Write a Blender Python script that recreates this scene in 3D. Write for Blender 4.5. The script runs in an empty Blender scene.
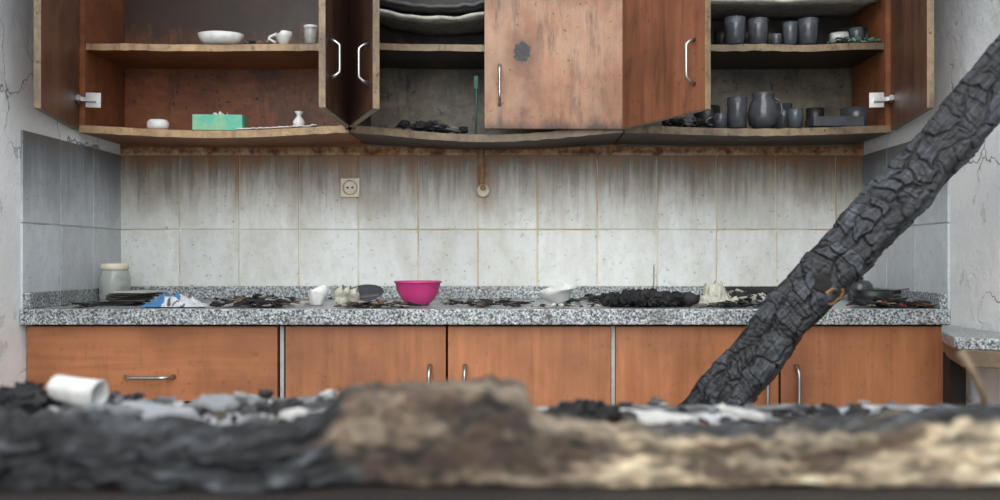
import bpy, math, random
from mathutils import Vector, Matrix, noise
random.seed(7)
S = bpy.context.scene
CZ = 1.036
# ---------- elevation survey helper: metric position of a point on a plane parallel to the back wall
def EX(u, y): return (u-520.0)*y/900.0
def EZ(v, y): return CZ-(v-258.0)*y/900.0
def lin(c):
    return tuple(((x/255)/12.92 if x/255 <= .04045 else ((x/255+.055)/1.055)**2.4) for x in c[:3])+(1.0,)

# ---------- material toolkit
class G:
    def __init__(s, name):
        s.m = bpy.data.materials.new(name); s.m.use_nodes = True
        s.t = s.m.node_tree; s.b = s.t.nodes['Principled BSDF']
    def set(s, sock, v):
        if isinstance(v, bpy.types.NodeSocket): s.t.links.new(v, sock)
        else: sock.default_value = v
    def n(s, ty, ins=None, **kw):
        nd = s.t.nodes.new(ty)
        for k, v in kw.items(): setattr(nd, k, v)
        for k, v in (ins or {}).items(): s.set(nd.inputs[k], v)
        return nd
    def obj(s): return s.n('ShaderNodeTexCoord').outputs['Object']
    def sep(s, v): return s.n('ShaderNodeSeparateXYZ', {0: v}).outputs
    def mul(s, v, sc): return s.n('ShaderNodeVectorMath', {0: v, 1: sc}, operation='MULTIPLY').outputs[0]
    def noise(s, vec, scale=5, detail=5, rough=.6, dist=0):
        return s.n('ShaderNodeTexNoise', {'Vector': vec, 'Scale': scale, 'Detail': detail, 'Roughness': rough, 'Distortion': dist}).outputs['Fac']
    def ramp(s, f, stops):
        r = s.n('ShaderNodeValToRGB', {0: f}); e = r.color_ramp.elements
        e[0].position, e[0].color = stops[0][0], stops[0][1]
        e[1].position, e[1].color = stops[1][0], stops[1][1]
        for p, c in stops[2:]:
            q = e.new(p); q.color = c
        return r.outputs[0]
    def step(s, f, a, b):
        return s.n('ShaderNodeMapRange', {0: f, 1: a, 2: b, 3: 0.0, 4: 1.0}, clamp=True).outputs[0]
    def math(s, op, a, b=0.0):
        return s.n('ShaderNodeMath', {0: a, 1: b}, operation=op, use_clamp=False).outputs[0]
    def mix(s, f, a, b, mode='MIX'):
        m = s.n('ShaderNodeMix', data_type='RGBA', blend_type=mode)
        s.set(m.inputs[0], f); s.set(m.inputs[6], a); s.set(m.inputs[7], b)
        return m.outputs[2]
    def bump(s, h, strength=.3, dist=.002):
        b = s.n('ShaderNodeBump', {'Height': h, 'Strength': strength, 'Distance': dist})
        s.t.links.new(b.outputs[0], s.b.inputs['Normal'])
    def out(s, col, rough=.6, metal=0.0, spec=None):
        s.set(s.b.inputs['Base Color'], col); s.set(s.b.inputs['Roughness'], rough); s.set(s.b.inputs['Metallic'], metal)
        if spec is not None: s.b.inputs['Specular IOR Level'].default_value = spec
        return s.m

def wood(name, c1, c2, grain=(1, 1, .06), soot=.0, rough=.45, spot=None, sootcol=(28, 22, 18), topburn=None, pale=None, botburn=None):
    g = G(name); o = g.obj()
    off = g.n('ShaderNodeObjectInfo').outputs['Random']
    o2 = g.n('ShaderNodeVectorMath', {0: o, 1: g.n('ShaderNodeCombineXYZ', {0: g.math('MULTIPLY', off, 13.0), 1: 0.0, 2: g.math('MULTIPLY', off, 7.0)}).outputs[0]}, operation='ADD').outputs[0]
    v = g.mul(o2, grain)
    f = g.noise(v, 38, 6, .65, .6); f2 = g.noise(v, 9, 3, .5, 1.2)
    ff = g.math('ADD', g.math('MULTIPLY', f, .6), g.math('MULTIPLY', f2, .4))
    col = g.ramp(ff, [(.34, lin(c1)), (.64, lin(c2))])
    big = g.noise(o2, 3.2, 4, .6)
    col = g.mix(g.step(big, .45, .8), col, lin([x*.78 for x in c1]))
    if pale:
        col = g.mix(g.math('MULTIPLY', g.step(g.noise(g.mul(o2, (1, 1, .6)), 5.5, 6, .7), .44, .66), .7), col, lin(pale))
    if soot > 0:
        sn = g.noise(o2, 4.5, 9, .72)
        col = g.mix(g.math('MULTIPLY', g.step(sn, .70-soot*.4, .9-soot*.4), .85), col, lin(sootcol))
        dr = g.noise(g.mul(o2, (1, 1, .16)), 22, 8, .75)
        col = g.mix(g.math('MULTIPLY', g.step(dr, .54, .70), min(1, soot*2.3)), col, lin([x*.35 for x in c1]))
        fl = g.noise(o2, 60, 3, .6)
        col = g.mix(g.math('MULTIPLY', g.step(fl, .64, .69), min(1, soot*2)), col, lin(sootcol))
    z = g.sep(o)[2]
    nn = g.math('SUBTRACT', g.noise(g.mul(o2, (1, 1, .4)), 9, 8, .75), .5)
    if topburn:
        tz = g.step(g.math('ADD', z, g.math('MULTIPLY', nn, .5)), topburn[0], topburn[1])
        col = g.mix(g.math('MULTIPLY', tz, .9), col, lin(sootcol))
    if botburn:
        tz = g.step(g.math('ADD', z, g.math('MULTIPLY', nn, .12)), botburn[1], botburn[0])
        col = g.mix(g.math('MULTIPLY', tz, .85), col, lin(sootcol))
    if spot:
        for (sx, sz, r) in spot:
            dv = g.n('ShaderNodeVectorMath', {0: g.n('ShaderNodeVectorMath', {0: o, 1: (sx, 0, sz)}, operation='SUBTRACT').outputs[0], 1: (1, 0, .75)}, operation='MULTIPLY').outputs[0]
            L = g.n('ShaderNodeVectorMath', {0: dv}, operation='LENGTH').outputs['Value']
            L = g.math('ADD', L, g.math('MULTIPLY', g.math('SUBTRACT', g.noise(o, 40, 5, .75), .5), r*2.2))
            col = g.mix(g.math('MULTIPLY', g.step(L, r*2.8, r), .6), col, lin((92, 52, 30)))
            inner = g.ramp(g.noise(o, 120, 3, .7), [(.45, lin((12, 13, 17))), (.75, lin((60, 64, 72)))])
            col = g.mix(g.step(L, r*1.05, r*.9), col, inner)
    g.bump(g.noise(v, 60, 4, .6), .15, .001)
    return g.out(col, g.n('ShaderNodeMapRange', {0: f2, 3: rough-.1, 4: rough+.15}).outputs[0])

def plaster():
    g = G('burnt_plaster'); o = g.obj(); z = g.sep(o)[2]
    a = g.noise(o, 5, 8, .65); fine = g.noise(o, 55, 6, .7)
    col = g.ramp(a, [(.35, lin((232, 234, 234))), (.62, lin((248, 248, 246)))])
    col = g.mix(g.math('MULTIPLY', g.step(fine, .58, .78), .35), col, lin((150, 152, 154)))
    hz = g.step(g.math('ADD', z, g.math('MULTIPLY', g.math('SUBTRACT', a, .5), .5)), 1.34, 1.70)
    col = g.mix(g.math('MULTIPLY', hz, .6), col, lin((112, 116, 120)))
    v = g.n('ShaderNodeTexVoronoi', {'Vector': g.n('ShaderNodeVectorMath', {0: o, 1: g.mul(g.n('ShaderNodeTexNoise', {'Vector': o, 'Scale': 6.0, 'Detail': 6.0}).outputs['Color'], (.35, .35, .35))}, operation='ADD').outputs[0], 'Scale': 3.4}, feature='DISTANCE_TO_EDGE').outputs['Distance']
    crack = g.math('MULTIPLY', g.step(v, .012, .003), g.step(g.noise(o, 2.0, 2, .5), .42, .5))
    peel = g.math('MULTIPLY', g.step(g.noise(o, 7, 7, .7), .60, .62), .45)
    col = g.mix(peel, col, lin((196, 192, 184)))
    col = g.mix(g.math('MULTIPLY', crack, .75), col, lin((90, 88, 84)))
    g.bump(g.math('SUBTRACT', g.math('SUBTRACT', g.math('ADD', g.noise(o, 26, 8, .7), g.math('MULTIPLY', fine, .5)), g.math('MULTIPLY', crack, 1.0)), peel), .7, .008)
    return g.out(col, .92)

def tile_mat(name, c, side=False):
    g = G(name); o = g.obj(); p = g.sep(o); z = p[2]
    rnd = g.n('ShaderNodeNewGeometry').outputs['Random Per Island']
    base = g.mix(rnd, lin(c), lin([x*.92 for x in c]))
    w = g.noise(g.mul(o, (1, 1, .35)), 9, 8, .7, .4)
    dirt = lin([c[0]*.78, c[1]*.76, c[2]*.68]) if not side else lin([c[0]*.82]*2+[c[2]*.80])
    col = g.mix(g.math('MULTIPLY', g.step(w, .42, .72), .6), base, dirt)
    mott = g.noise(o, 30, 8, .8)
    col = g.mix(g.math('MULTIPLY', g.step(mott, .5, .7), .4), col, lin((170, 168, 154) if not side else (130, 136, 144)))
    st = g.noise(g.mul(o, (1, 1, .10)), 20, 8, .75)
    zz = g.math('ADD', z, g.math('MULTIPLY', g.math('SUBTRACT', st, .5), .40))
    col = g.mix(g.math('MULTIPLY', g.step(zz, 1.12, 1.36), .72), col, lin((158, 144, 120) if not side else (130, 136, 144)))
    blot = g.noise(g.mul(o, (1, 1, .6)), 4.5, 6, .65)
    zb = g.math('ADD', z, g.math('MULTIPLY', g.math('SUBTRACT', blot, .5), .7))
    col = g.mix(g.math('MULTIPLY', g.step(zb, 1.20, 1.38), .6), col, lin((122, 104, 80) if not side else (110, 114, 120)))
    st2 = g.noise(g.mul(o, (1, 1, .05)), 46, 6, .8)
    zz2 = g.math('ADD', z, g.math('MULTIPLY', g.math('SUBTRACT', st2, .5), .6))
    col = g.mix(g.math('MULTIPLY', g.step(zz2, 1.24, 1.38), .65), col, lin((84, 66, 46) if not side else (96, 98, 100)))
    zz3 = g.math('ADD', z, g.math('MULTIPLY', g.math('SUBTRACT', g.noise(g.mul(o, (1, 1, .4)), 16, 8, .75), .5), .22))
    col = g.mix(g.math('MULTIPLY', g.step(zz3, 1.335, 1.378), .8), col, lin((142, 92, 52) if not side else (112, 106, 100)))
    sp = g.noise(o, 85, 3, .6)
    col = g.mix(g.math('MULTIPLY', g.step(sp, .66, .70), .6), col, lin((88, 80, 66)))
    if not side:
        for (sx, wd, z0) in ((-.565, .04, 1.22), (-.12, .05, 1.19), (-.36, .03, 1.24), (.26, .025, 1.28), (-.94, .025, 1.2)):
            d = g.math('ABSOLUTE', g.math('SUBTRACT', g.math('ADD', p[0], g.math('MULTIPLY', g.math('SUBTRACT', st, .5), .06)), sx))
            m = g.math('MULTIPLY', g.step(d, wd, 0.0), g.step(z, z0-.03, z0+.10))
            col = g.mix(g.math('MULTIPLY', m, .8), col, lin((138, 92, 50)))
    g.bump(g.noise(o, 14, 3, .5), .08, .002)
    return g.out(col, .4)

def grout():
    g = G('stained_grout'); o = g.obj(); z = g.sep(o)[2]
    n = g.noise(o, 3.5, 6, .7); n2 = g.noise(o, 20, 6, .75)
    col = g.ramp(n, [(.46, lin((240, 234, 218))), (.62, lin((216, 180, 124)))])
    zz = g.math('ADD', z, g.math('MULTIPLY', g.math('SUBTRACT', n2, .5), .05))
    col = g.mix(g.step(zz, 1.36, 1.39), col, g.ramp(n2, [(.40, lin((180, 148, 110))), (.54, lin((132, 84, 52))), (.64, lin((74, 48, 36)))]))
    g.bump(n2, .4, .004)
    return g.out(col, .9)

def granite():
    g = G('speckled_granite'); o = g.obj()
    a = g.noise(o, 150, 3, .75); b = g.noise(g.mul(o, (1.3, 1.1, .9)), 260, 2, .6)
    col = g.ramp(a, [(.38, lin((46, 50, 56))), (.46, lin((122, 128, 132))), (.53, lin((168, 174, 176))), (.64, lin((222, 226, 226)))])
    col = g.mix(g.step(b, .60, .64), col, lin((44, 46, 52)))
    col = g.mix(g.math('MULTIPLY', g.step(g.noise(o, 5, 8, .75), .5, .66), .6), col, lin((74, 70, 64)))
    return g.out(col, .35)

def attr_mat(name, rough=.8, bump=.5, vary=.35, bscale=60, bdist=.003, spec=None, stretch=(1, 1, 1)):
    g = G(name); o = g.mul(g.obj(), stretch)
    a = g.n('ShaderNodeAttribute', attribute_name='Col').outputs['Color']
    n = g.noise(o, bscale, 6, .7)
    col = g.mix(g.math('MULTIPLY', g.step(n, .4, .7), vary), a, lin((25, 25, 26)))
    g.bump(n, bump, bdist)
    return g.out(col, rough, spec=spec)

def plain(name, c, rough=.5, metal=0., dirt=.3, dirtc=(50, 45, 40), sc=25, spec=None):
    g = G(name); o = g.obj()
    n = g.noise(o, sc, 6, .7)
    col = g.mix(g.math('MULTIPLY', g.step(n, .45, .7), dirt), lin(c), lin(dirtc))
    g.bump(n, .15, .001)
    return g.out(col, rough, metal, spec)

def glassy(name, c, tr=.7, rough=.15):
    g = G(name); o = g.obj(); n = g.noise(o, 30, 6, .7)
    col = g.mix(g.math('MULTIPLY', g.step(n, .45, .7), .5), lin(c), lin([x*.6 for x in c]))
    g.b.inputs['Transmission Weight'].default_value = tr
    return g.out(col, rough)

M = {}
M['plaster'] = plaster(); M['tile'] = tile_mat('cream_tile', (234, 237, 235)); M['tile_side'] = tile_mat('grey_tile', (212, 218, 222), True)
M['grout'] = grout(); M['granite'] = granite()
M['base'] = wood('orange_laminate', (158, 98, 60), (190, 124, 82), (1, 1, .07), .12)
M['base_h'] = wood('orange_laminate_horizontal', (160, 98, 60), (190, 124, 82), (.07, 1, 1), .12)
M['door'] = wood('scorched_cherry_laminate', (106, 64, 44), (146, 92, 64), (1, 1, .07), .32, topburn=(.36, .64))
M['door_in'] = wood('smoked_cherry_inner_face', (84, 54, 40), (120, 78, 56), (1, 1, .07), .34, topburn=(.34, .64))
M['door4'] = wood('scorched_cherry_laminate_burn_hole', (136, 90, 64), (168, 118, 86), (1, 1, .1), .32, spot=((-.30, .232, .024),), pale=(176, 146, 122), topburn=(.34, .56), botburn=(0, .035))
M['door_dark'] = wood('smoked_cherry_laminate', (60, 40, 32), (94, 62, 48), (1, 1, .07), .32)
M['inner'] = wood('cabinet_inner_wood', (112, 66, 38), (156, 96, 58), (.08, 1, 1), .28)
M['inner_back'] = wood('cabinet_back_board', (104, 60, 34), (146, 88, 52), (.5, 1, 1), .44, topburn=(1.62, 1.80))
M['soot_inner'] = wood('sooty_board', (38, 31, 27), (70, 56, 45), (.1, 1, 1), .42)
M['soot_cream'] = wood('sooty_cream_board', (84, 76, 64), (150, 138, 114), (.3, 1, .6), .42, topburn=(1.55, 1.75))
M['edge'] = wood('chipboard_edge', (146, 114, 82), (198, 168, 128), (1, 1, 1), .30)
M['edge_dark'] = wood('charred_chipboard_edge', (100, 82, 64), (150, 128, 98), (1, 1, 1), .38)
M['metal'] = plain('brushed_steel', (190, 190, 188), .3, 1., .4, (80, 72, 64))
M['alu'] = plain('aluminium_strip', (176, 176, 172), .5, 0., .4, (110, 104, 96))
M['char'] = attr_mat('alligator_char', .48, .7, .5, 110, .003, spec=.5)
M['debris'] = attr_mat('debris_mixed', .85, .6, .35, 70)
M['fgwood'] = attr_mat('half_burnt_timber', .8, .9, .45, 60, .006, stretch=(.5, 1, 1.4))
M['white'] = plain('white_ceramic', (222, 222, 219), .25, 0, .4, (130, 122, 110))
M['smoked'] = plain('smoked_ceramic', (72, 75, 80), .18, 0, .5, (26, 26, 28))
M['black'] = plain('blackened_pan', (30, 30, 33), .4, 0, .4, (80, 78, 74))
M['pink'] = plain('pink_plastic', (206, 62, 130), .35, 0, .2, (150, 30, 84))
M['teal'] = plain('teal_card', (92, 184, 160), .6, 0, .5, (196, 196, 120), 26)
M['brush'] = plain('sooty_green_plastic', (40, 92, 80), .6, 0, .5, (30, 34, 32), 30)
M['glass'] = glassy('dusty_glass', (224, 230, 222), .6, .15)
M['glassdark'] = glassy('smoked_glass', (90, 98, 104), .35, .15)
M['jarfill'] = plain('jar_contents', (206, 208, 196), .7, 0, .4, (130, 130, 110))
M['melted'] = plain('melted_plastic', (188, 186, 172), .5, 0, .7, (70, 64, 56), 30)
M['table'] = plain('scorched_table_wood', (44, 34, 29), .8, 0, .8, (20, 18, 17), 9)
M['floor'] = plain('ash_covered_floor', (120, 112, 104), .9, 0, .8, (50, 46, 44), 6)
M['socket'] = plain('socket_plastic', (222, 214, 194), .4, 0, .4, (166, 130, 88))
M['rust'] = plain('rusty_pipe', (150, 112, 76), .8, 0, .7, (204, 184, 152), 40)
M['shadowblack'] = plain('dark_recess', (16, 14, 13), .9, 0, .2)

# ---------- mesh toolkit
class MB:
    def __init__(s): s.v = []; s.f = []; s.mi = []; s.sm = []; s.c = []
    def add(s, vs, fs, mi=0, smooth=False, col=(255, 255, 255), cols=None):
        b = len(s.v); s.v += [tuple(v) for v in vs]
        s.c += (cols if cols else [lin(col)]*len(vs))
        for f in fs: s.f.append([b+i for i in f]); s.mi.append(mi); s.sm.append(smooth)
    def box(s, x0, x1, y0, y1, z0, z1, mi=0, mat=None, col=(255, 255, 255)):
        vs = [Vector(p) for p in ((x0, y0, z0), (x1, y0, z0), (x1, y1, z0), (x0, y1, z0), (x0, y0, z1), (x1, y0, z1), (x1, y1, z1), (x0, y1, z1))]
        if mat: vs = [mat @ v for v in vs]
        s.add(vs, [(0, 3, 2, 1), (4, 5, 6, 7), (0, 1, 5, 4), (1, 2, 6, 5), (2, 3, 7, 6), (3, 0, 4, 7)], mi, False, col)
    def lathe(s, prof, loc, mi=0, seg=32, mat=None, col=(255, 255, 255), squash=1, wob=0, cut=None, dent=0):
        vs = []; n = len(prof)
        for i in range(seg):
            a = 2*math.pi*i/seg
            for k, (r, z) in enumerate(prof):
                if cut and z > cut(a): z = cut(a)
                rr = r*(1+wob*math.sin(3*a+1)+dent*noise.noise(Vector((math.cos(a)*1.4, math.sin(a)*1.4, z*30+loc[0]*9))))
                p = Vector((rr*math.cos(a), rr*math.sin(a)*squash, z))
                if mat: p = mat @ p
                vs.append(p+Vector(loc))
        fs = [(i*n+k, ((i+1) % seg)*n+k, ((i+1) % seg)*n+k+1, i*n+k+1) for i in range(seg) for k in range(n-1)]
        s.add(vs, fs, mi, True, col)
    def tube(s, pts, r, mi=0, seg=10, col=(255, 255, 255)):
        pts = [Vector(p) for p in pts]; vs = []; up = None
        for i, p in enumerate(pts):
            t = (pts[min(i+1, len(pts)-1)]-pts[max(i-1, 0)]).normalized()
            if up is None: up = t.orthogonal()
            up = (up-t*up.dot(t)).normalized(); sd = t.cross(up)
            rr = r[i] if isinstance(r, (list, tuple)) else r
            vs += [p+(up*math.cos(a)+sd*math.sin(a))*rr for a in [2*math.pi*j/seg for j in range(seg)]]
        n = len(pts)
        fs = [(i*seg+j, i*seg+(j+1) % seg, (i+1)*seg+(j+1) % seg, (i+1)*seg+j) for i in range(n-1) for j in range(seg)]
        fs += [tuple(range(seg))[::-1], tuple(range((n-1)*seg, n*seg))]
        s.add(vs, fs, mi, True, col)
    def blob(s, loc, sc, mi=0, amp=.35, fr=2., col=(255, 255, 255), rot=None, res=10, smooth=True, jit=0):
        vs = []; sd = Vector((random.uniform(0, 99), random.uniform(0, 99), random.uniform(0, 99)))
        R = rot or Matrix.Identity(3)
        for i in range(res+1):
            th = math.pi*i/res
            for j in range(2*res):
                ph = math.pi*j/res
                d = Vector((math.sin(th)*math.cos(ph), math.sin(th)*math.sin(ph), math.cos(th)))
                k = 1+amp*noise.noise(d*fr+sd)+amp*.5*noise.noise(d*fr*2.7+sd)
                p = Vector((d.x*sc[0], d.y*sc[1], d.z*sc[2]))*k
                vs.append(R @ p+Vector(loc))
        m = 2*res
        fs = [(i*m+j, (i+1)*m+j, (i+1)*m+(j+1) % m, i*m+(j+1) % m) for i in range(res) for j in range(m)]
        s.add(vs, fs, mi, smooth, col)
    def shard(s, loc, R, w, d, th, col, mi=0, n=9):
        pts = [(math.cos(2*math.pi*i/n)*w/2*random.uniform(.55, 1.15), math.sin(2*math.pi*i/n)*d/2*random.uniform(.55, 1.15)) for i in range(n)]
        T = Matrix.Translation(loc) @ R
        vs = [T @ Vector((px, py, 0)) for px, py in pts]+[T @ Vector((px*.9, py*.9, th)) for px, py in pts]
        s.add(vs, [tuple(range(n))[::-1], tuple(range(n, 2*n))]+[(i, (i+1) % n, n+(i+1) % n, n+i) for i in range(n)], mi, False, col)
    def grid(s, fn, nu, nv, mi=0, smooth=True, colfn=None, col=(255, 255, 255)):
        vs = []; cs = []
        for i in range(nu+1):
            for j in range(nv+1):
                p = fn(i/nu, j/nv); vs.append(p)
                if colfn: cs.append(lin(colfn(i/nu, j/nv, p)))
        fs = [(i*(nv+1)+j, (i+1)*(nv+1)+j, (i+1)*(nv+1)+j+1, i*(nv+1)+j+1) for i in range(nu) for j in range(nv)]
        s.add(vs, fs, mi, smooth, col, cs if colfn else None)
    def obj(s, name, mats, parent=None, bevel=0, mat=None, solid=0):
        me = bpy.data.meshes.new(name); me.from_pydata(s.v, [], s.f); me.update()
        for m in (mats if isinstance(mats, (list, tuple)) else [mats]): me.materials.append(M[m])
        for p, mi, sm in zip(me.polygons, s.mi, s.sm): p.material_index = mi; p.use_smooth = sm
        ca = me.color_attributes.new('Col', 'FLOAT_COLOR', 'POINT')
        for i, c in enumerate(s.c): ca.data[i].color = c
        o = bpy.data.objects.new(name, me); S.collection.objects.link(o)
        if mat is not None: o.matrix_world = mat
        if parent: o.parent = parent
        if solid:
            d = o.modifiers.new('t', 'SOLIDIFY'); d.thickness = solid; d.offset = 0
        if bevel:
            d = o.modifiers.new('b', 'BEVEL'); d.width = bevel; d.segments = 2; d.limit_method = 'ANGLE'
        return o
def empty(name):
    e = bpy.data.objects.new(name, None); S.collection.objects.link(e); e.empty_display_size = .1; return e
def bx(name, x0, x1, y0, y1, z0, z1, m, parent=None, bevel=0):
    b = MB(); b.box(x0, x1, y0, y1, z0, z1); return b.obj(name, m, parent, bevel)

XL, XR, YB = -1.333, 1.147, 3.0
# ---------- room shell
bx('floor', XL-.2, XR+.2, -1.2, YB+.2, -.1, 0, 'floor')
bx('wall_back', XL-.2, XR+.2, YB, YB+.15, 0, 2.7, 'grout')
bx('wall_left', XL-.15, XL, -.3, YB, 0, 2.7, 'plaster')
bx('wall_right', XR, XR+.15, -.3, YB, 0, 2.7, 'plaster')

# tiles
ZT = [.88, 1.13, 1.38]
b = MB(); x = -1.331
while x < XR-.003:
    x1 = min(x+.1985, XR-.001)
    for r in range(2): b.box(x+.002, x1-.002, YB-.006, YB+.002, ZT[r]+.002, ZT[r+1]-.002)
    x = x1
b.obj('wall_tiles_back', 'tile', bevel=.0015)
for side, xx, s in (('left', XL, 1), ('right', XR, -1)):
    b = MB()
    for k in range(3):
        for r in range(2):
            a, c = sorted((xx-s*.001, xx+s*.006)); b.box(a, c, 2.402+k*.2, 2.598+k*.2, ZT[r]+.002, ZT[r+1]-.002)
    b.obj('wall_tiles_'+side, 'tile_side', bevel=.0015)

# ---------- base cabinets
bc = empty('base_cabinet')
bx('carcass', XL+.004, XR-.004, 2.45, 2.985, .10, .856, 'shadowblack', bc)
bx('plinth', XL+.004, XR-.004, 2.49, 2.5, 0, .10, 'base', bc)
def front(n, u0, u1, z0, z1, m='base'):
    return bx(n, u0, u1, 2.425, 2.443, z0, z1, m, bc, .0015)
front('drawer_front_1', XL+.004, -.654, .650, .852, 'base_h'); front('drawer_front_2', XL+.004, -.654, .40, .642, 'base_h'); front('drawer_front_3', XL+.004, -.654, .11, .392, 'base_h')
for i, (a, c) in enumerate(((-.632, -.200), (-.194, .245), (.258, .697), (.703, XR-.004))):
    front('door_%d' % (i+1), a, c, .11, .852)
for i, a in enumerate((-.643, .2515)): bx('strip_%d' % i, a-.005, a+.005, 2.432, 2.45, .11, .852, 'alu', bc)
def handle(b, p0, p1, out, n=14, r=.005, mi=0):
    p0 = Vector(p0); p1 = Vector(p1); out = Vector(out); pts = []
    for i in range(n+1):
        t = i/n; h = min(1, math.sin(math.pi*t)*2.2)**.6 if 0 < t < 1 else 0
        pts.append(p0.lerp(p1, t)+out*h)
    b.tube(pts, [r*1.5 if i in (0, n) else r for i in range(n+1)], mi)
b = MB(); handle(b, (-1.063, 2.425, .716), (-.932, 2.425, .716), (0, -.028, 0)); handle(b, (-1.063, 2.425, .54), (-.932, 2.425, .54), (0, -.028, 0)); handle(b, (-1.063, 2.425, .27), (-.932, 2.425, .27), (0, -.028, 0))
for u in (-.243, -.148, .66, .744): handle(b, (u, 2.425, .62), (u, 2.425, .745), (0, -.028, 0))
b.obj('handles', 'metal', bc)

# ---------- granite countertop with upstands
bx('granite_countertop', XL+.001, XR-.001, 2.395, 2.99, .858, .90, 'granite', None, .003)
bx('trim_1', XL+.008, XR-.008, 2.972, 2.992, .9005, .943, 'granite', None, .002)
bx('trim_2', XL+.007, XL+.027, 2.40, 2.971, .9005, .943, 'granite', None, .002)
bx('trim_3', XR-.027, XR-.007, 2.40, 2.971, .9005, .943, 'granite', None, .002)

# ---------- wall cabinets
ZB = 1.434; ZTOP = 2.13
SG1, SG2, SG3 = .016, .028, .010
def board(b, x0, x1, y0, y1, z, th, sag, mi=0, mif=1, warp=0):
    nx = 40
    def zz(t): return z-sag*math.sin(math.pi*t)**1.3+warp*noise.noise(Vector((t*5+x0*9, 0, 1)))
    vs = []
    for i in range(nx+1):
        t = i/nx; X = x0+(x1-x0)*t; e = .0015*noise.noise(Vector((t*25+x0*7, 2, 1)))
        for (Y, o, v) in ((y0, e, 0), (y0, -th-e*1.5, 0), (y1, -th, 1), (y1, 0, 1)):
            vs.append((X, Y, (zz(t) if v == 0 else z-sag*.6*math.sin(math.pi*t))+o))
    f1 = []; f2 = []
    for i in range(nx):
        a = i*4; c = a+4
        f2.append((a, a+1, c+1, c)); f1 += [(a+1, a+2, c+2, c+1), (a+2, a+3, c+3, c+2), (a+3, a, c, c+3)]
    base = len(b.v); b.add(vs, f1+[(0, 3, 2, 1), (nx*4, nx*4+1, nx*4+2, nx*4+3)], mi)
    for f in f2: b.f.append([base+q for q in f]); b.mi.append(mif); b.sm.append(False)
def wall_cab(x0, x1, sag, inner, back, edge, side):
    e = empty('wall_cabinet')
    bx('side_panel_1', x0, x0+.016, 2.70, 2.985, ZB-.016, ZTOP, side, e)
    bx('side_panel_2', x1-.016, x1, 2.70, 2.985, ZB-.016, ZTOP, side, e)
    bx('back_panel', x0+.016, x1-.016, 2.975, 2.985, ZB-.03, ZTOP, back, e)
    bx('top_panel', x0, x1, 2.70, 2.985, ZTOP, ZTOP+.016, inner, e)
    b = MB(); board(b, x0, x1, 2.698, 2.984, ZB, .022, sag); b.obj('bottom_board', [inner, edge], e)
    b = MB(); board(b, x0+.017, x1-.017, 2.705, 2.974, 1.683, .02, .006, warp=.004); b.obj('shelf', [inner, edge], e)
    return e
C1 = wall_cab(-1.322, -.513, SG1, 'inner', 'inner_back', 'edge', 'inner')
C2 = wall_cab(-.509, .309, SG2, 'soot_inner', 'soot_cream', 'edge_dark', 'soot_inner')
C3 = wall_cab(.313, 1.112, SG3, 'soot_inner', 'soot_cream', 'edge_dark', 'inner')
def door(parent, hx, left, ang, w, m, tag, hand=True, z0=1.420, yy=2.698, hz=(.09, .215), min_='door_in'):
    s = 1 if left else -1
    mat = Matrix.Translation((hx, yy, z0)) @ Matrix.Rotation(math.radians(-s*ang), 4, 'Z')
    a, c = sorted((0, s*w)); b = MB(); b.box(a, c, -.018, 0, 0, .71, 0)
    for idx in (0, 3, 5): b.mi[idx] = 1
    b.mi[4] = 2
    b.obj('door_panel_'+tag, [m, 'edge_dark', min_], parent, mat=mat, bevel=.0012)
    bb = MB()
    if hand: handle(bb, (s*(w-.045), -.018, hz[0]), (s*(w-.045), -.018, hz[1]), (0, -.027, 0), r=.0042)
    for zz in (.09, .62):
        cy = Matrix.Rotation(math.radians(90), 4, 'X')
        bb.lathe([(0, .0), (.017, .0), (.017, .004), (.012, .006), (0, .006)], (s*.022, .006, zz), 0, 18, cy)
        bb.box(min(s*.002, s*.04), max(s*.002, s*.04), 0, .012, zz-.007, zz+.007)
        bb.box(min(s*.004, s*.02), max(s*.004, s*.02), .004, .05, zz-.006, zz+.006)
        bb.box(min(s*.002, s*.007), max(s*.002, s*.007), .02, .062, zz-.022, zz+.022)
    bb.obj('door_fittings_'+tag, 'metal', parent, mat=mat)
door(C1, -1.322, True, 76.5, .400, 'door', 'a', hand=False)
door(C1, -.514, False, 90, .402, 'door_dark', 'b', hz=(.085, .185))
door(C2, -.507, True, 69, .405, 'door_dark', 'a', hz=(.072, .178))
door(C2, .308, False, 1.0, .414, 'door4', 'b', hz=(.072, .188))
door(C3, .316, True, 64.5, .412, 'door', 'a', hz=(.072, .19))
door(C3, 1.111, False, 80, .400, 'door', 'b', hand=False)
# warped white laminate hanging in the top of two cabinets
for (p, x0, x1, z, sg, nm) in ((C2, -.49, .0, 1.80, .040, 'w1'), (C3, .335, 1.09, 1.825, .010, 'w2')):
    b = MB(); b.grid(lambda u, v: Vector((x0+(x1-x0)*u, 2.715+v*.255, z-sg*math.sin(math.pi*u)+.006*noise.noise(Vector((u*9, v*3, 5)))+v*.01)), 30, 4)
    b.obj('warped_laminate_'+nm, 'melted', p, solid=.010)
    b = MB(); b.grid(lambda u, v: Vector((x0+(x1-x0)*u, 2.712+v*.25, z+.03-sg*.9*math.sin(math.pi*u)+.008*noise.noise(Vector((u*19, v*3, 8))))), 40, 4)
    b.obj('charred_sheet_'+nm, 'black', p, solid=.018)

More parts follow.
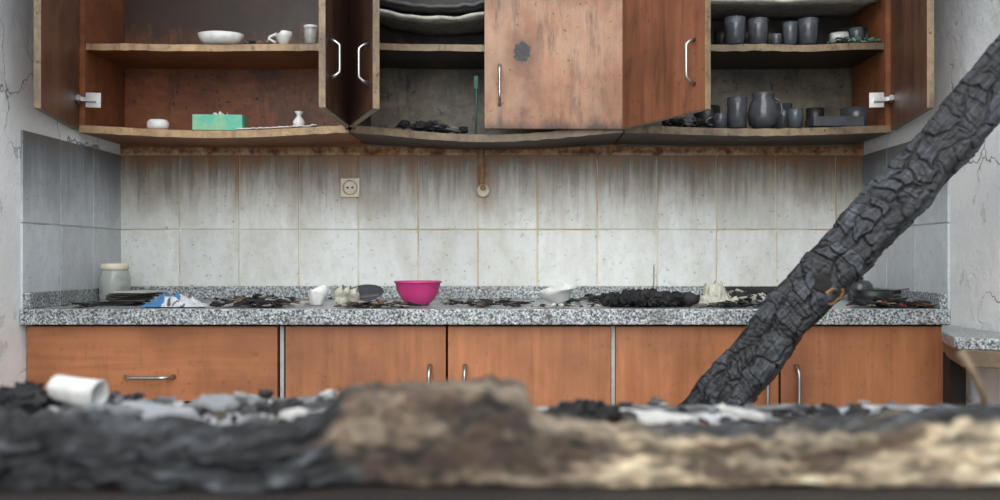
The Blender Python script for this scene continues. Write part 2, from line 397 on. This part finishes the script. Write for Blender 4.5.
# ---------- wall fittings
b = MB(); x, z = EX(351, 3), EZ(188, 3)
b.box(x-.031, x+.031, 2.984, 2.994, z-.031, z+.031, 0)
b.lathe([(.022, 0), (.023, .003), (.020, .004), (.019, -.004), (0, -.004)], (x, 2.9845, z), 0, 24, Matrix.Rotation(math.radians(90), 4, 'X'))
for d in (-.008, .008): b.lathe([(0, .0), (.0034, .0), (.0034, .006), (0, .006)], (x+d, 2.9835, z), 1, 10, Matrix.Rotation(math.radians(90), 4, 'X'))
b.lathe([(.0225, .0035), (.0245, .0035), (.0245, .0055), (.0225, .0055)], (x, 2.9845, z), 2, 28, Matrix.Rotation(math.radians(90), 4, 'X'))
b.obj('wall_socket', ['socket', 'shadowblack', 'rust'], bevel=.002)
b = MB(); x = EX(484, 3)
b.tube([(x-.008, 2.988, 1.40), (x-.007, 2.988, 1.34), (x-.005, 2.988, 1.27)], [.009, .010, .008], 0)
b.box(x-.02, x+.016, 2.990, 2.9955, 1.25, 1.34, 0)
b.lathe([(.010, -.006), (.020, -.006), (.022, .008), (.015, .013), (.010, .004), (0, .004)], (x-.002, 2.988, EZ(191, 3)), 1, 20, Matrix.Rotation(math.radians(90), 4, 'X'))
b.lathe([(0, .014), (.009, .014), (.010, .018), (0, .020)], (x-.002, 2.988, EZ(188, 3)), 0, 12, Matrix.Rotation(math.radians(90), 4, 'X'))
b.obj('wall_pipe_stub', ['rust', 'socket'])

# ---------- crockery helpers
def cup_prof(r, h, t=.003, taper=.85): return [(0, 0), (r*taper*.8, 0), (r*taper, .004), (r*.97, h*.6), (r, h), (r-t, h), (r*.95-t, h*.6), (r*taper-t, .008), (0, .007)]
def cup(name, x, y, z, r, h, m, taper=.85, hnd=0, tilt=None, cut=None, squash=1):
    b = MB(); R = Matrix.Rotation(tilt[0], 4, tilt[1]) if tilt else None
    b.lathe(cup_prof(r, h, taper=taper), (x, y, z), 0, 28, R, cut=cut, squash=squash)
    if hnd:
        pts = [Vector((x+hnd*(r*.93+.022*math.sin(math.pi*i/8)), y, z+h*(.2+.6*i/8))) for i in range(9)]
        b.tube(pts, .0042, 0, 8)
    return b.obj(name, m)
SH = 1.684; BT = ZB+.001
yy = 2.745
# left cabinet, upper shelf
b = MB(); x = EX(221, yy); b.lathe([(0, 0), (.05, 0), (.062, .012), (.070, .033), (.067, .033), (.058, .014), (0, .008)], (x, yy, SH), 0, 36, squash=.7); b.obj('oval_dish', 'white')
cup('white_cup', EX(284, yy), yy, SH, .026, .043, 'white', .6, -1, cut=lambda a: .040-.012*max(0, math.sin(a*2)))
b = MB(); x = EX(311, yy); b.lathe(cup_prof(.021, .055, .002, .9), (x, yy, SH), 0, 24); b.lathe([(0, .05), (.022, .05), (.022, .059), (0, .059)], (x, yy, SH), 1, 24); b.obj('salt_shaker', ['glass', 'white'])
b = MB()
for i in range(14): b.blob((EX(random.uniform(246, 270), yy), yy-.02+random.uniform(0, .03), SH+.006), (.010, .01, .006), 0, .5, 2, random.choice([(200, 196, 186), (120, 100, 84), (40, 36, 34)]))
b.obj('crockery_shards', 'debris')
# left cabinet bottom
def dz(x): return BT-SG1*math.sin(math.pi*(x+1.322)/.809)**1.3
x = EX(220, yy); zb = dz(x)+.003
b = MB(); R = Matrix.Translation((x, yy, zb)) @ Matrix.Rotation(.06, 4, 'Z')
b.box(-.074, .074, -.03, .035, 0, .047, 0, R); b.box(-.03, .03, -.012, .018, .047, .0485, 1, R)
b.grid(lambda u, v: R @ Vector((-.022+.044*u, .002+.012*math.sin(u*9), .046+.010*v*(1+.4*math.sin(u*14)))), 14, 3, 1)
b.obj('tissue_box', ['teal', 'white'], bevel=.002)
x = EX(158, yy); b = MB(); b.lathe([(0, 0), (.028, 0), (.033, .008), (.033, .022), (.026, .03), (0, .032)], (x, yy, dz(x)+.003), 0, 28, squash=.75); b.lathe([(0, .031), (.014, .031), (.012, .036), (0, .037)], (x, yy, dz(x)+.003), 1, 16); b.obj('soap_dish', ['white', 'smoked'])
x = EX(299, yy); b = MB(); b.lathe([(0, 0), (.010, 0), (.017, .010), (.018, .022), (.008, .036), (.007, .042), (.014, .052), (.012, .052), (.005, .042), (0, .040)], (x, yy, dz(x)+.003), 0, 24); b.obj('small_vase', 'white')
b = MB(); b.grid(lambda u, v: Vector((EX(240, yy)+u*.24, 2.712+v*.05, dz(EX(240, yy)+u*.24)+.005+.006*abs(noise.noise(Vector((u*12, v*3, 2)))))), 24, 5); b.obj('peeled_laminate_strip', 'white', solid=.003)
def heap(name, u0, u1, y0, y1, z, n, sz, cols, flat=.5, stick=.4, mat='debris', zf=None, b=None):
    own = b is None
    if own: b = MB()
    for i in range(n):
        y = random.uniform(y0, y1); u = random.triangular(u0, u1)
        x = EX(u, (y0+y1)/2); s = random.uniform(.5, 1)*sz
        c = random.choice(cols); R = Matrix.Rotation(random.uniform(0, 6.3), 3, 'Z') @ Matrix.Rotation(random.uniform(-.15, .15), 3, 'X')
        zz = (zf(x) if zf else z)
        lift = random.random()**2*sz*(1-abs(2*(u-u0)/(u1-u0)-1))*1.3
        r = random.random()
        if r < stick*.5:
            b.box(-s*1.6, s*1.6, -s*.3, s*.3, -s*.12, s*.12, 0, Matrix.Translation((x, y, zz+s*.45+lift*.6)) @ R.to_4x4() @ Matrix.Rotation(random.uniform(-.2, .2), 4, 'Y'), c)
        elif r < stick:
            b.shard((x, y, zz+s*.4+lift*.6), R.to_4x4() @ Matrix.Rotation(random.uniform(-.3, .3), 4, 'Y'), s*2.2, s*1.5, s*.14, c)
        else: b.blob((x, y, zz+s*flat*1.15+.001+lift*.5), (s, s*.8, s*flat), 0, .7, 2.2, c, R, 7, random.random() < .4)
    if own: return b.obj(name, mat)
BLK = [(22, 22, 24), (32, 31, 32), (46, 44, 44), (16, 16, 17)]
# middle cabinet debris
zf2 = lambda x: BT-SG2*math.sin(math.pi*(x+.509)/.818)**1.3
heap('charred_utensils', 388, 474, 2.715, 2.75, BT, 70, .021, BLK+[(74, 72, 70), (100, 98, 94)], .6, .5, zf=lambda x: zf2(x)+.004)
b = MB(); x = EX(476, 2.74); zq = zf2(x)+.006
b.tube([(x, 2.735, zq), (x+.001, 2.74, 1.50), (x+.001, 2.745, 1.585)], [.003, .003, .005], 0); b.box(x-.006, x+.006, 2.738, 2.75, 1.55, 1.59, 0); b.obj('dish_brush', 'brush')
# right cabinet, upper shelf glasses
for u, w, h, m in ((735, 21, .084, 'glassdark'), (758, 20, .080, 'smoked'), (776, 11, .035, 'smoked'), (790, 15, .070, 'glassdark'), (808, 20, .080, 'smoked')):
    cup('drinking_glass', EX(u, yy), yy, SH-.001, w/2*yy/900, h, m, .88)
cup('tipped_glass', EX(830, yy), yy, SH+.022, .021, .05, 'glass', .8, 0, (1.57, 'Y'))
cup('drinking_glass', EX(860, yy), yy+.03, SH-.001, .022, .060, 'glassdark', .6, 0)
for u in (722, 747, 770, 800, 845, 868): cup('drinking_glass', EX(u, 2.86), 2.86, SH, .026, .080, 'black', .88)
heap('smashed_glassware', 818, 882, 2.715, 2.735, SH, 34, .013, [(150, 152, 150), (84, 88, 90), (40, 40, 42), (70, 110, 80)], .6, .4)
# right cabinet bottom
zf3 = lambda x: BT-SG3*math.sin(math.pi*(x-.313)/.799)**1.3+.004
def cupb(n, u, w, h, m, y=yy, **k): xx = EX(u, y); return cup(n, xx, y, zf3(xx), w/2*y/900, h, m, **k)
cupb('coffee_mug', 720, 15, .045, 'smoked', hnd=-1); cupb('steel_tumbler', 737, 20, .095, 'smoked', taper=.95)
cupb('cooking_pot', 706, 28, .085, 'black', y=2.86, taper=.95); cupb('rear_mug', 856, 30, .075, 'smoked', y=2.88, taper=.95); cupb('rear_mug', 815, 18, .08, 'black', y=2.88); cupb('rear_mug', 783, 18, .10, 'smoked', y=2.90)  # back row: a cooking pot and coffee mugs
b = MB(); x = EX(763, yy); z = zf3(x)
b.lathe([(0, 0), (.030, 0), (.044, .018), (.048, .045), (.040, .075), (.030, .095), (.034, .108), (.031, .108), (.027, .095), (.036, .075), (0, .07)], (x, yy, z), 0, 30)
b.tube([(x+.030, yy, z+.095), (x+.055, yy, z+.085), (x+.058, yy, z+.055), (x+.044, yy, z+.035)], .0045, 0, 8); b.obj('water_jug', 'smoked')
cupb('tea_glass', 795, 17, .058, 'glassdark', taper=.75)
b = MB(); x = EX(834, yy+.02); Tm = Matrix.Translation((x, yy+.02, zf3(x)))
for q in ((-.07, .07, -.04, .04, 0, .004), (-.076, .076, -.046, -.04, 0, .030), (-.076, .076, .04, .046, 0, .030), (-.076, -.07, -.04, .04, 0, .030), (.07, .076, -.04, .04, 0, .030)): b.box(*q, 0, Tm)
b.obj('baking_dish', 'smoked', bevel=.002)
heap('broken_dishes', 660, 708, 2.72, 2.76, BT, 44, .022, BLK+[(96, 98, 98), (120, 118, 110)], .7, .4, zf=zf3)

# ---------- things on the countertop
CT = .901
b = MB(); y = 2.80; x = EX(115, y)
b.lathe([(0, 0), (.040, 0), (.046, .008), (.047, .075), (.040, .094), (.038, .100), (.035, .100), (.037, .092), (.043, .074), (.042, .012), (0, .008)], (x, y, CT), 0, 36)
b.lathe([(0, .010), (.040, .012), (.041, .060), (0, .064)], (x, y, CT), 1, 30)
b.lathe([(0, .098), (.040, .098), (.042, .102), (.042, .114), (.039, .118), (0, .119)], (x, y, CT), 2, 36); b.obj('glass_jar', ['glass', 'jarfill', 'socket'])
b = MB()
for k in range(7): b.box(-.06, .06, -.05, .05, k*.006, k*.006+.004, 0, Matrix.Translation((EX(118+k*4, 2.6), 2.6, CT)) @ Matrix.Rotation(.3*k-.4, 4, 'Z'), random.choice([(190, 188, 178), (110, 104, 96), (60, 56, 52)]))
b.obj('stack_of_papers', 'debris')
def rumple(cx, cy, w, d, h, sd):
    def f(u, v):
        e = max(0, (1-abs(2*u-1)**3)*(1-abs(2*v-1)**3))
        q = Vector((u*3.2, v*2.6, sd)); r = 1-abs(noise.noise(q)*2.2); r2 = 1-abs(noise.noise(q*2.7+Vector((4, 4, 4)))*2)
        return Vector((cx+(u-.5)*w*(1+.3*noise.noise(Vector((u*3, v*3, sd)))), cy+(v-.5)*d, CT+.002+h*e*max(.05, .5*r+.38*r2)))
    return f
b = MB()
def cf(u, v, p):
    n = noise.noise(Vector((u*2.2, v*2, 3.3)))+.35*noise.noise(Vector((u*9, v*9, 1)))
    if u < .42+.5*n: return (66, 122, 170)
    return (206, 210, 214) if n > -.35 else (84, 84, 86)
b.grid(rumple(EX(176, 2.49), 2.49, .165, .09, .046, 4.3), 70, 40, colfn=cf); b.obj('crumpled_plastic_bag', 'debris')
D = MB()
heap('', 210, 310, 2.44, 2.58, CT, 120, .019, BLK+[(120, 90, 60), (170, 166, 160)], .35, .6, b=D)
heap('', 332, 430, 2.43, 2.49, CT, 110, .016, BLK+[(110, 80, 56), (80, 60, 50), (150, 146, 138)], .35, .7, b=D)
heap('', 430, 540, 2.46, 2.74, CT, 90, .014, BLK+[(150, 144, 136), (96, 84, 70)], .3, .6, b=D)
heap('', 530, 600, 2.43, 2.46, CT, 26, .012, [(214, 212, 206), (170, 166, 158), (60, 56, 54), (40, 38, 38)], .35, .4, b=D)
heap('', 560, 640, 2.66, 2.90, CT, 50, .018, BLK+[(90, 84, 80)], .4, .4, b=D)
heap('', 690, 810, 2.62, 2.76, CT, 130, .024, BLK+[(96, 80, 66), (130, 130, 128), (180, 178, 170)], .5, .5, b=D)
heap('', 690, 790, 2.43, 2.48, CT, 90, .015, BLK+[(110, 106, 100)], .35, .6, b=D)
heap('', 845, 936, 2.43, 2.54, CT, 110, .021, BLK+[(90, 60, 42), (140, 120, 100), (110, 54, 34)], .35, .75, b=D)
heap('', 64, 110, 2.44, 2.52, CT, 26, .013, BLK+[(150, 148, 140)], .25, .6, b=D)
heap('', 180, 340, 2.76, 2.92, CT, 60, .014, BLK+[(150, 148, 140), (110, 96, 76)], .35, .5, b=D)
D.obj('charred_debris', 'debris')
y = 2.55
b = MB(); x = EX(317, y)
b.lathe(cup_prof(.027, .064, .003, .72), (x, y, CT+.001), 0, 40, cut=lambda a: .060-.022*math.sin(a*.5)**2, dent=.35)
b.obj('melted_white_cup', 'white')
b = MB()
for k in range(3): b.lathe([(0, 0), (.012, 0), (.020, .014), (.024, .034), (.022, .034), (.018, .014), (0, .004)], (EX(334+k*6, y), y, CT+.025), 0, 28, Matrix.Rotation(1.25+.12*k, 4, 'Y'), dent=.45)
b.lathe(cup_prof(.018, .038, .003, .7), (EX(358, y), y+.01, CT+.020), 0, 30, Matrix.Rotation(-1.4, 4, 'Y'), dent=.6)
b.blob((EX(344, y), y-.02, CT+.013), (.022, .014, .011), 0, .8, 2.4, (230, 228, 222))
b.obj('nested_tea_cups', 'melted')
b = MB(); b.lathe([(0, 0), (.04, 0), (.054, .010), (.052, .012), (.038, .004), (0, .004)], (EX(366, 2.68), 2.68, CT+.024), 0, 32, Matrix.Rotation(.4, 4, 'X')); b.obj('grey_plate', 'smoked')
b = MB(); y = 2.58; x = EX(418, y)
b.lathe([(0, 0), (.030, 0), (.032, .004), (.045, .014), (.058, .036), (.065, .066), (.067, .068), (.064, .068), (.055, .038), (.042, .017), (0, .009)], (x, y, CT), 0, 48)
b.lathe([(.0648, .063), (.069, .065), (.069, .069), (.064, .069)], (x, y, CT), 0, 48); b.obj('pink_bowl', 'pink')
y = 2.54; b = MB(); x = EX(560, y)
b.lathe([(0, 0), (.024, 0), (.028, .006), (.048, .030), (.060, .056), (.057, .056), (.044, .030), (.024, .010), (0, .009)], (x+.005, y, CT+.010), 0, 40, Matrix.Rotation(-.35, 4, 'Y'), cut=lambda a: .050-.024*max(0, math.cos(a+.5)), dent=.12)
b.obj('broken_white_bowl', 'white')
heap('charred_cloth_pile', 605, 692, 2.46, 2.60, CT, 230, .023, BLK, .7, .3)
b = MB(); b.grid(rumple(EX(716, 2.54), 2.54, .12, .09, .085, 8.1), 60, 40); b.obj('melted_plastic_cup', 'melted')
b = MB(); Tm = Matrix.Translation((EX(757, 2.86), 2.86, CT+.002))
b.box(-.11, .11, -.07, .07, 0, .004, 0, Tm)
for (x0, x1, y0, y1) in ((-.11, .11, -.074, -.07), (-.11, .11, .07, .074), (-.114, -.11, -.074, .074), (.11, .114, -.074, .074)): b.box(x0, x1, y0, y1, 0, .04, 0, Tm)
b.obj('baking_tray', 'black')
b = MB(); x = EX(872, 2.66); b.lathe([(0, 0), (.045, 0), (.056, .01), (.060, .040), (.057, .040), (.052, .012), (0, .006)], (x, 2.66, CT), 0, 36); b.tube([(x+.055, 2.66, CT+.034), (x+.11, 2.64, CT+.040), (x+.15, 2.63, CT+.044)], [.005, .008, .009], 0); b.obj('frying_pan', 'black')
b = MB(); x = EX(860, 2.84); b.lathe([(0, 0), (.035, 0), (.04, .01), (.038, .05), (.028, .062), (0, .068)], (x, 2.84, CT), 0, 30); b.lathe([(0, .066), (.01, .066), (.012, .074), (0, .078)], (x, 2.84, CT), 0, 12); b.obj('sugar_bowl', 'smoked')
b = MB(); x = EX(656, 2.9); b.tube([(x-.004, 2.955, CT), (x+.002, 2.960, CT+.06), (x+.003, 2.964, CT+.11)], .0015, 0, 6); b.obj('skewer', 'shadowblack')

# ---------- fallen charred beam leaning from floor to right wall
P0 = Vector((EX(708, 2.1), 2.1, EZ(409, 2.1))); P1 = Vector((EX(1000, 1.9), 1.9, EZ(80, 1.9)))
Dr = (P1-P0).normalized(); start = P0-Dr*(P0.z-.055)/Dr.z; end = P1+Dr*((1.078-P1.x)/Dr.x)
L = (end-start).length; A = Dr.cross(Vector((0, 1, 0))).normalized(); Bv = Dr.cross(A).normalized()
if A.z < 0: A = -A
if Bv.y > 0: Bv = -Bv          # A: up-left across the beam, Bv: towards the room
def hsh(a, b=0, c=0): return (math.sin(a*127.1+b*311.7+c*74.7)*43758.5453) % 1.0
NU, NV = 900, 200; ROWS = 8
vs = []; cs = []
for i in range(NU+1):
    s = L*i/NU
    c0 = start+Dr*s+A*(.009*noise.noise(Vector((s*3, 0, 0))))+Bv*(.006*noise.noise(Vector((s*3, 9, 0))))
    fr = s/L
    r0 = .061+.002*fr+.005*noise.noise(Vector((s*6, 4, 0)))
    if i < 6: r0 *= .5+.5*math.sin(i/6*math.pi/2)
    for j in range(NV):
        a = 2*math.pi*j/NV
        ca, sa = math.cos(a), math.sin(a)
        aa = a+.35
        k = (abs(math.cos(aa))**6.5+abs(math.sin(aa))**6.5)**(-1/6.5)*.90
        loc = Vector((s, ca*r0*k, sa*r0*k))
        w0 = noise.noise(loc*5+Vector((1, 3, 8))); w1 = noise.noise(loc*13); w2 = noise.noise(loc*13+Vector((5, 5, 5))); w3 = noise.noise(loc*38+Vector((2, 7, 1))); w4 = noise.noise(loc*90+Vector((2, 7, 1)))
        v = a/(2*math.pi)*ROWS+w0*.9+w1*.7+w3*.22+w4*.06; row = math.floor(v) % ROWS; fv = v-math.floor(v)
        per = .022+.026*hsh(row, 3)
        u = s/per+hsh(row)*7+w2*1.0+w3*.35+w4*.1; cu = math.floor(u); fu = u-cu
        lvl = hsh(row, cu)
        merge = 1 if hsh(row, cu, 9) > .22 else 0
        du = (min(fu, 1-fu)*per) if merge else (1-fu)*per+.004; dv = min(fv, 1-fv)*.044
        sp = 1.0
        if hsh(row, cu, 2) > .35: sp = min(1, abs(fu-.5-.45*w1-.2*w3)*per/.0016)
        if hsh(row, cu, 4) > .65: sp = min(sp, abs(fu-.25-.3*w2)*per/.0014)
        sp = min(1, sp)
        sv = 1.0
        if hsh(row, cu, 5) > .4: sv = min(1, abs(fv-.5-.5*w2)*.044/.0016)
        wd = .6+.8*hsh(row, cu, 7)
        h = min(1, min(du/(.0030*wd), dv/(.0040*wd))); h = h**.8
        n1 = noise.noise(Vector((s*28, loc.y*210, loc.z*210))); n2 = noise.noise(loc*95)
        big = noise.noise(loc*10); b2 = noise.noise(loc*24+Vector((8, 8, 1)))
        rr = -.0065*(1-h)-.0022*(1-min(sp, sv))*h+.0065*(lvl-.5)*h+.0012*n1+.0014*n2+.007*big+.004*b2
        vs.append(c0+(A*ca+Bv*sa)*(r0*k+rr))
        t = h*(.4+.6*min(sp, sv))*(.30+.35*lvl+.55*n1+.25*n2+.25*big)
        t = max(0, min(1, t))
        cs.append(lin((8+74*t, 9+79*t, 11+86*t)))  # grey highlights painted on the block tops, cracks painted darker
b = MB()
flip = Dr.dot(A.cross(Bv)) > 0
fs = [(i*NV+j, i*NV+(j+1) % NV, (i+1)*NV+(j+1) % NV, (i+1)*NV+j) for i in range(NU) for j in range(NV)]
fs += [tuple(range(NV))[::-1], tuple(range(NU*NV, (NU+1)*NV))]
if not flip: fs = [f[::-1] for f in fs]
b.add(vs, fs, 0, True, cols=cs)
# knot: pale broken branch stub
kc = P0+Dr*((EX(820, 2.02)-P0.x)/Dr.x)
ax = (Bv*.92-A*.38).normalized(); kb = kc+Bv*.046-A*.020
q = ax.to_track_quat('Z', 'Y').to_matrix().to_4x4()
for (pr_, cc) in (([(.042, -.012), (.034, .004), (.028, .010), (.024, .011)], (30, 26, 25)), ([(.024, .011), (.021, .016), (.016, .014)], (150, 112, 74)), ([(.016, .014), (.011, .009), (.006, .011), (0, .008)], (96, 64, 44))):
    b.lathe(pr_, kb, 1, 36, q, cc, squash=.85, wob=.10, dent=.5)
b.obj('charred_beam', ['char', 'fgwood'])

# ---------- foreground table with ash and half-burnt beam
TZ = .80
t = empty('dining_table')
bx('table_top', -1.22, 1.06, .55, 1.40, TZ-.04, TZ, 'table', t, .004)
for i, (x, y) in enumerate(((-1.16, .61), (1.0, .61), (-1.16, 1.34), (1.0, 1.34))): bx('leg_%d' % i, x-.03, x+.03, y-.03, y+.03, 0, TZ-.04, 'table', t, .003)
bx('apron_1', -1.13, .97, .60, .62, TZ-.12, TZ-.04, 'table', t); bx('apron_2', -1.13, .97, 1.33, 1.35, TZ-.12, TZ-.04, 'table', t)
prof = [(-400, 438), (0, 432), (60, 426), (120, 436), (200, 440), (260, 432), (305, 424), (326, 410), (338, 394), (352, 389), (400, 391), (440, 389), (480, 385), (518, 388), (527, 393), (531, 414), (545, 424), (600, 431), (680, 434), (760, 434), (850, 427), (920, 421), (1000, 414), (1400, 412)]
YF = .93
pr = [(EX(u, YF), EZ(v, YF)) for u, v in prof]
def top(x):
    for (a, za), (c, zc) in zip(pr, pr[1:]):
        if a <= x <= c:
            q = (x-a)/(c-a); return za+(zc-za)*q
    return pr[-1][1]
vs = []; cs = []; NU, NV = 900, 140; XA, XB = -.93, .95
for i in range(NU+1):
    x = XA+(XB-XA)*i/NU; zt = top(x)+.005*noise.noise(Vector((x*45, 3, 1)))+.003*noise.noise(Vector((x*110, 3, 1)))
    hz = (zt-TZ)/2; cz = TZ+hz; left = max(0, min(1, (-.18-x)/.05))
    hy = .046+.012*left
    for j in range(NV):
        a = 2*math.pi*j/NV; ca, sa = math.cos(a), math.sin(a)
        k = (abs(ca)**7+abs(sa)**7)**(-1/7)
        loc = Vector((x, ca*.05*k, sa*.05*k))
        n = noise.noise(Vector((x*5, loc.y*16, loc.z*22))); n2 = noise.noise(Vector((x*16, loc.y*50, loc.z*60)))
        n3 = noise.noise(Vector((x*3, loc.y*9+5, loc.z*9))); n4 = noise.noise(Vector((x*45, loc.y*70, loc.z*90))); n5 = noise.noise(Vector((x*14, loc.y*24+9, loc.z*30))); n6 = noise.noise(Vector((x*90, loc.y*110, loc.z*130)))
        n7 = noise.noise(Vector((x*22+4, loc.y*30, loc.z*40)))
        blk = 1-min(1, abs(n7)/.09)        # checking cracks in the char
        d = .004*n+.003*n2+.002*n4+.0010*n6+left*(.012*noise.noise(loc*18)+.010*abs(n5)+.004*n4-.007*blk)
        p = Vector((x, .965+ca*(hy*k+d), cz+sa*(hz*k+d)))
        p.z = max(p.z, TZ+.0008)
        vs.append(p)
        char = max(0, min(1, (-.175-x+.05*n3+.06*n5)/.02+.5))
        tb = max(0, min(1, (sa*k-.86+.22*n3+.22*n2)*9))*max(0, min(1, (x-.10)/.08))
        patch = max(0, min(1, (n5+.4*n4-.20)*6))*.7
        q = max(0, min(1, (x-.02+.06*n3)/.08))
        base = [112+q*80, 96+q*76, 80+q*62]
        m = .85+.45*n2+.35*n+.45*n4+.3*n6
        base = [max(10, min(232, z*m)) for z in base]
        if n5 < -.2: base = [base[c]*.6+(170, 156, 136)[c]*.4 for c in range(3)]
        br = (62, 46, 36); base = [base[c]*(1-patch)+br[c]*patch for c in range(3)]
        g = (12+50*max(0, n2+.1)+80*max(0, n5)+80*max(0, n4)+40*max(0, n6))*(1-.7*blk)  # greyish glints painted into the char colour, darkened along cracks
        ch = [g*.94, g*.98, g*1.04]
        f = max(char, tb)
        cs.append(lin([base[c]*(1-f)+ch[c]*f for c in range(3)]))
b = MB()
fs = [(i*NV+j, (i+1)*NV+j, (i+1)*NV+(j+1) % NV, i*NV+(j+1) % NV) for i in range(NU) for j in range(NV)]
fs += [tuple(range(NV)), tuple(range(NU*NV, (NU+1)*NV))[::-1]]
b.add(vs, fs, 0, True, cols=cs)
b.obj('half_burnt_timber', 'fgwood')
# ash bed + rubble (one mass)
def ashz(x, y):
    l = max(0, min(1, (-.12-x)/.2)); r = .35+.65*l
    edge = min(1, (1.395-y)/.03, (y-1.03)/.02)
    return TZ+.001+max(0, edge)*(r*.016+.016*noise.noise(Vector((x*9, y*9, 2)))*r+.010*noise.noise(Vector((x*28, y*28, 4)))*r+.006)
b = MB()
def acol(u, v, p):
    n = noise.noise(Vector((p.x*11, p.y*14, 5)))+.6*noise.noise(Vector((p.x*37, p.y*37, 1)))
    g = 104+150*n if p.x < .0 else 130+150*n
    g = max(28, min(200, g)); return (g*.98, g*.99, g)
b.grid(lambda u, v: Vector((-1.2+2.24*u, 1.035+.36*v, ashz(-1.2+2.24*u, 1.035+.36*v))), 300, 70, colfn=acol)
def chunk(u, y, s, c, dz=0, amp=.6, fl=.6):
    x = EX(u, y)
    if random.random() < .6: b.shard((x, y, ashz(x, y)+s*.25+dz), Matrix.Rotation(random.uniform(0, 6), 4, 'Z') @ Matrix.Rotation(random.uniform(-.5, .5), 4, 'Y'), s*2.4, s*1.6, s*.35, c)
    else: b.blob((x, y, ashz(x, y)+s*fl*.5+dz), (s, s*.8, s*fl), 0, amp*1.5, 2.3, c, Matrix.Rotation(random.uniform(0, 6), 3, 'Z'), 8, random.random() < .3)
GR = [(40, 40, 42), (90, 90, 92), (140, 140, 140), (176, 176, 174), (206, 205, 202), (26, 26, 28), (110, 92, 76), (60, 60, 62), (118, 120, 122)]
for i in range(460):
    u = random.uniform(-80, 340) if random.random() < .7 else random.uniform(340, 1040)
    s = random.uniform(.004, .013); chunk(u, random.uniform(1.06, 1.37), s, random.choice(GR), 0, .7, .5)
for i in range(30): chunk(random.gauss(18, 16), random.uniform(1.2, 1.33), random.uniform(.012, .026), random.choice(BLK), random.uniform(0, .014))
for i in range(12): chunk(random.gauss(275, 9), random.uniform(1.15, 1.25), random.uniform(.008, .014), random.choice(BLK), random.uniform(0, .006))
for i in range(50): chunk(random.gauss(577, 18), random.uniform(1.12, 1.25), random.uniform(.010, .020), random.choice(BLK), random.uniform(0, .016))
for i in range(10): chunk(random.gauss(645, 18), random.uniform(1.12, 1.25), random.uniform(.008, .014), (206, 205, 200), 0, .4, .4)
for i in range(6): chunk(random.gauss(697, 8), 1.15, random.uniform(.010, .015), (150, 96, 74), .002, .5)
for i in range(60): chunk(random.uniform(730, 1000), random.uniform(1.1, 1.3), random.uniform(.010, .018), random.choice(BLK), 0, .6, .4)
for (u, y, w, d, an, c) in ((150, 1.16, .12, .07, .3, (156, 158, 162)), (215, 1.22, .08, .05, -.5, (140, 143, 146)), (110, 1.12, .09, .05, .9, (120, 123, 126)), (300, 1.14, .05, .04, .2, (196, 194, 190)), (190, 1.12, .06, .04, 1.2, (176, 176, 176)), (650, 1.2, .11, .05, .1, (200, 198, 194)), (745, 1.2, .06, .03, -.2, (190, 188, 184))):
    x = EX(u, y); b.shard((x, y, ashz(x, y)+.012), Matrix.Rotation(an, 4, 'Z') @ Matrix.Rotation(.2, 4, 'X') @ Matrix.Rotation(.12, 4, 'Y'), w, d, .006, c, n=11)
b.obj('ash_and_rubble', 'debris')
b = MB(); R = Matrix.Rotation(math.radians(98), 4, 'Y') @ Matrix.Rotation(.2, 4, 'X')
x = EX(54, 1.25); b.lathe(cup_prof(.020, .072, .003, .9), (x, 1.25, ashz(x, 1.25)+.034), 0, 28, R, dent=.15); b.obj('fallen_white_mug', 'white')
b = MB(); y = 1.2; b.tube([(EX(990, y), y, TZ+.01), (EX(984, y), y, EZ(395, y)), (EX(973, y), y, EZ(372, y)), (EX(960, y), y, EZ(352, y))], [.004, .005, .005, .007], 0); b.obj('rusty_rod', 'edge_dark')

# ---------- broken side table / worktop piece at right wall
e = empty('side_table')
b = MB(); poly = [(.965, 2.00), (1.135, 1.90), (1.135, 2.36), (1.105, 2.36), (1.02, 2.18)]
def prism(b, poly, z0, z1, mi):
    n = len(poly); vs = [(x, y, z0) for x, y in poly]+[(x, y, z1) for x, y in poly]
    b.add(vs, [tuple(range(n))[::-1], tuple(range(n, 2*n))]+[(i, (i+1) % n, n+(i+1) % n, n+i) for i in range(n)], mi)
prism(b, poly, .834, .860, 0); prism(b, [(x+(.012 if x < 1.1 else 0), y+(.01 if y < 2.0 else -.008)) for x, y in poly], .795, .834, 1)
b.obj('top', ['granite', 'edge_dark'], e, .003)
bx('leg_1', 1.09, 1.13, 1.96, 2.0, 0, .795, 'table', e); bx('leg_2', 1.09, 1.13, 2.28, 2.32, 0, .795, 'table', e)

# ---------- light
w = bpy.data.worlds.new('overcast'); S.world = w; w.use_nodes = True
bg = w.node_tree.nodes['Background']; bg.inputs[0].default_value = (.91, .955, 1.0, 1); bg.inputs[1].default_value = 2.05
sun = bpy.data.lights.new('sun', 'SUN'); sun.energy = 1.8; sun.angle = math.radians(50); sun.color = (1, .975, .93)
so = bpy.data.objects.new('sun', sun); S.collection.objects.link(so); so.rotation_euler = (math.radians(60), 0, math.radians(-8))

cam = bpy.data.cameras.new('camera'); co = bpy.data.objects.new('camera', cam); S.collection.objects.link(co)
co.location = (0, 0, CZ); co.rotation_euler = (math.radians(90), 0, 0)
cam.sensor_width = 36; cam.lens = 32.4; cam.shift_x = -.02; cam.shift_y = .008; cam.clip_start = .05
cam.dof.use_dof = True; cam.dof.focus_distance = 2.4; cam.dof.aperture_fstop = 2.1
S.camera = co
S.view_settings.view_transform = 'Standard'
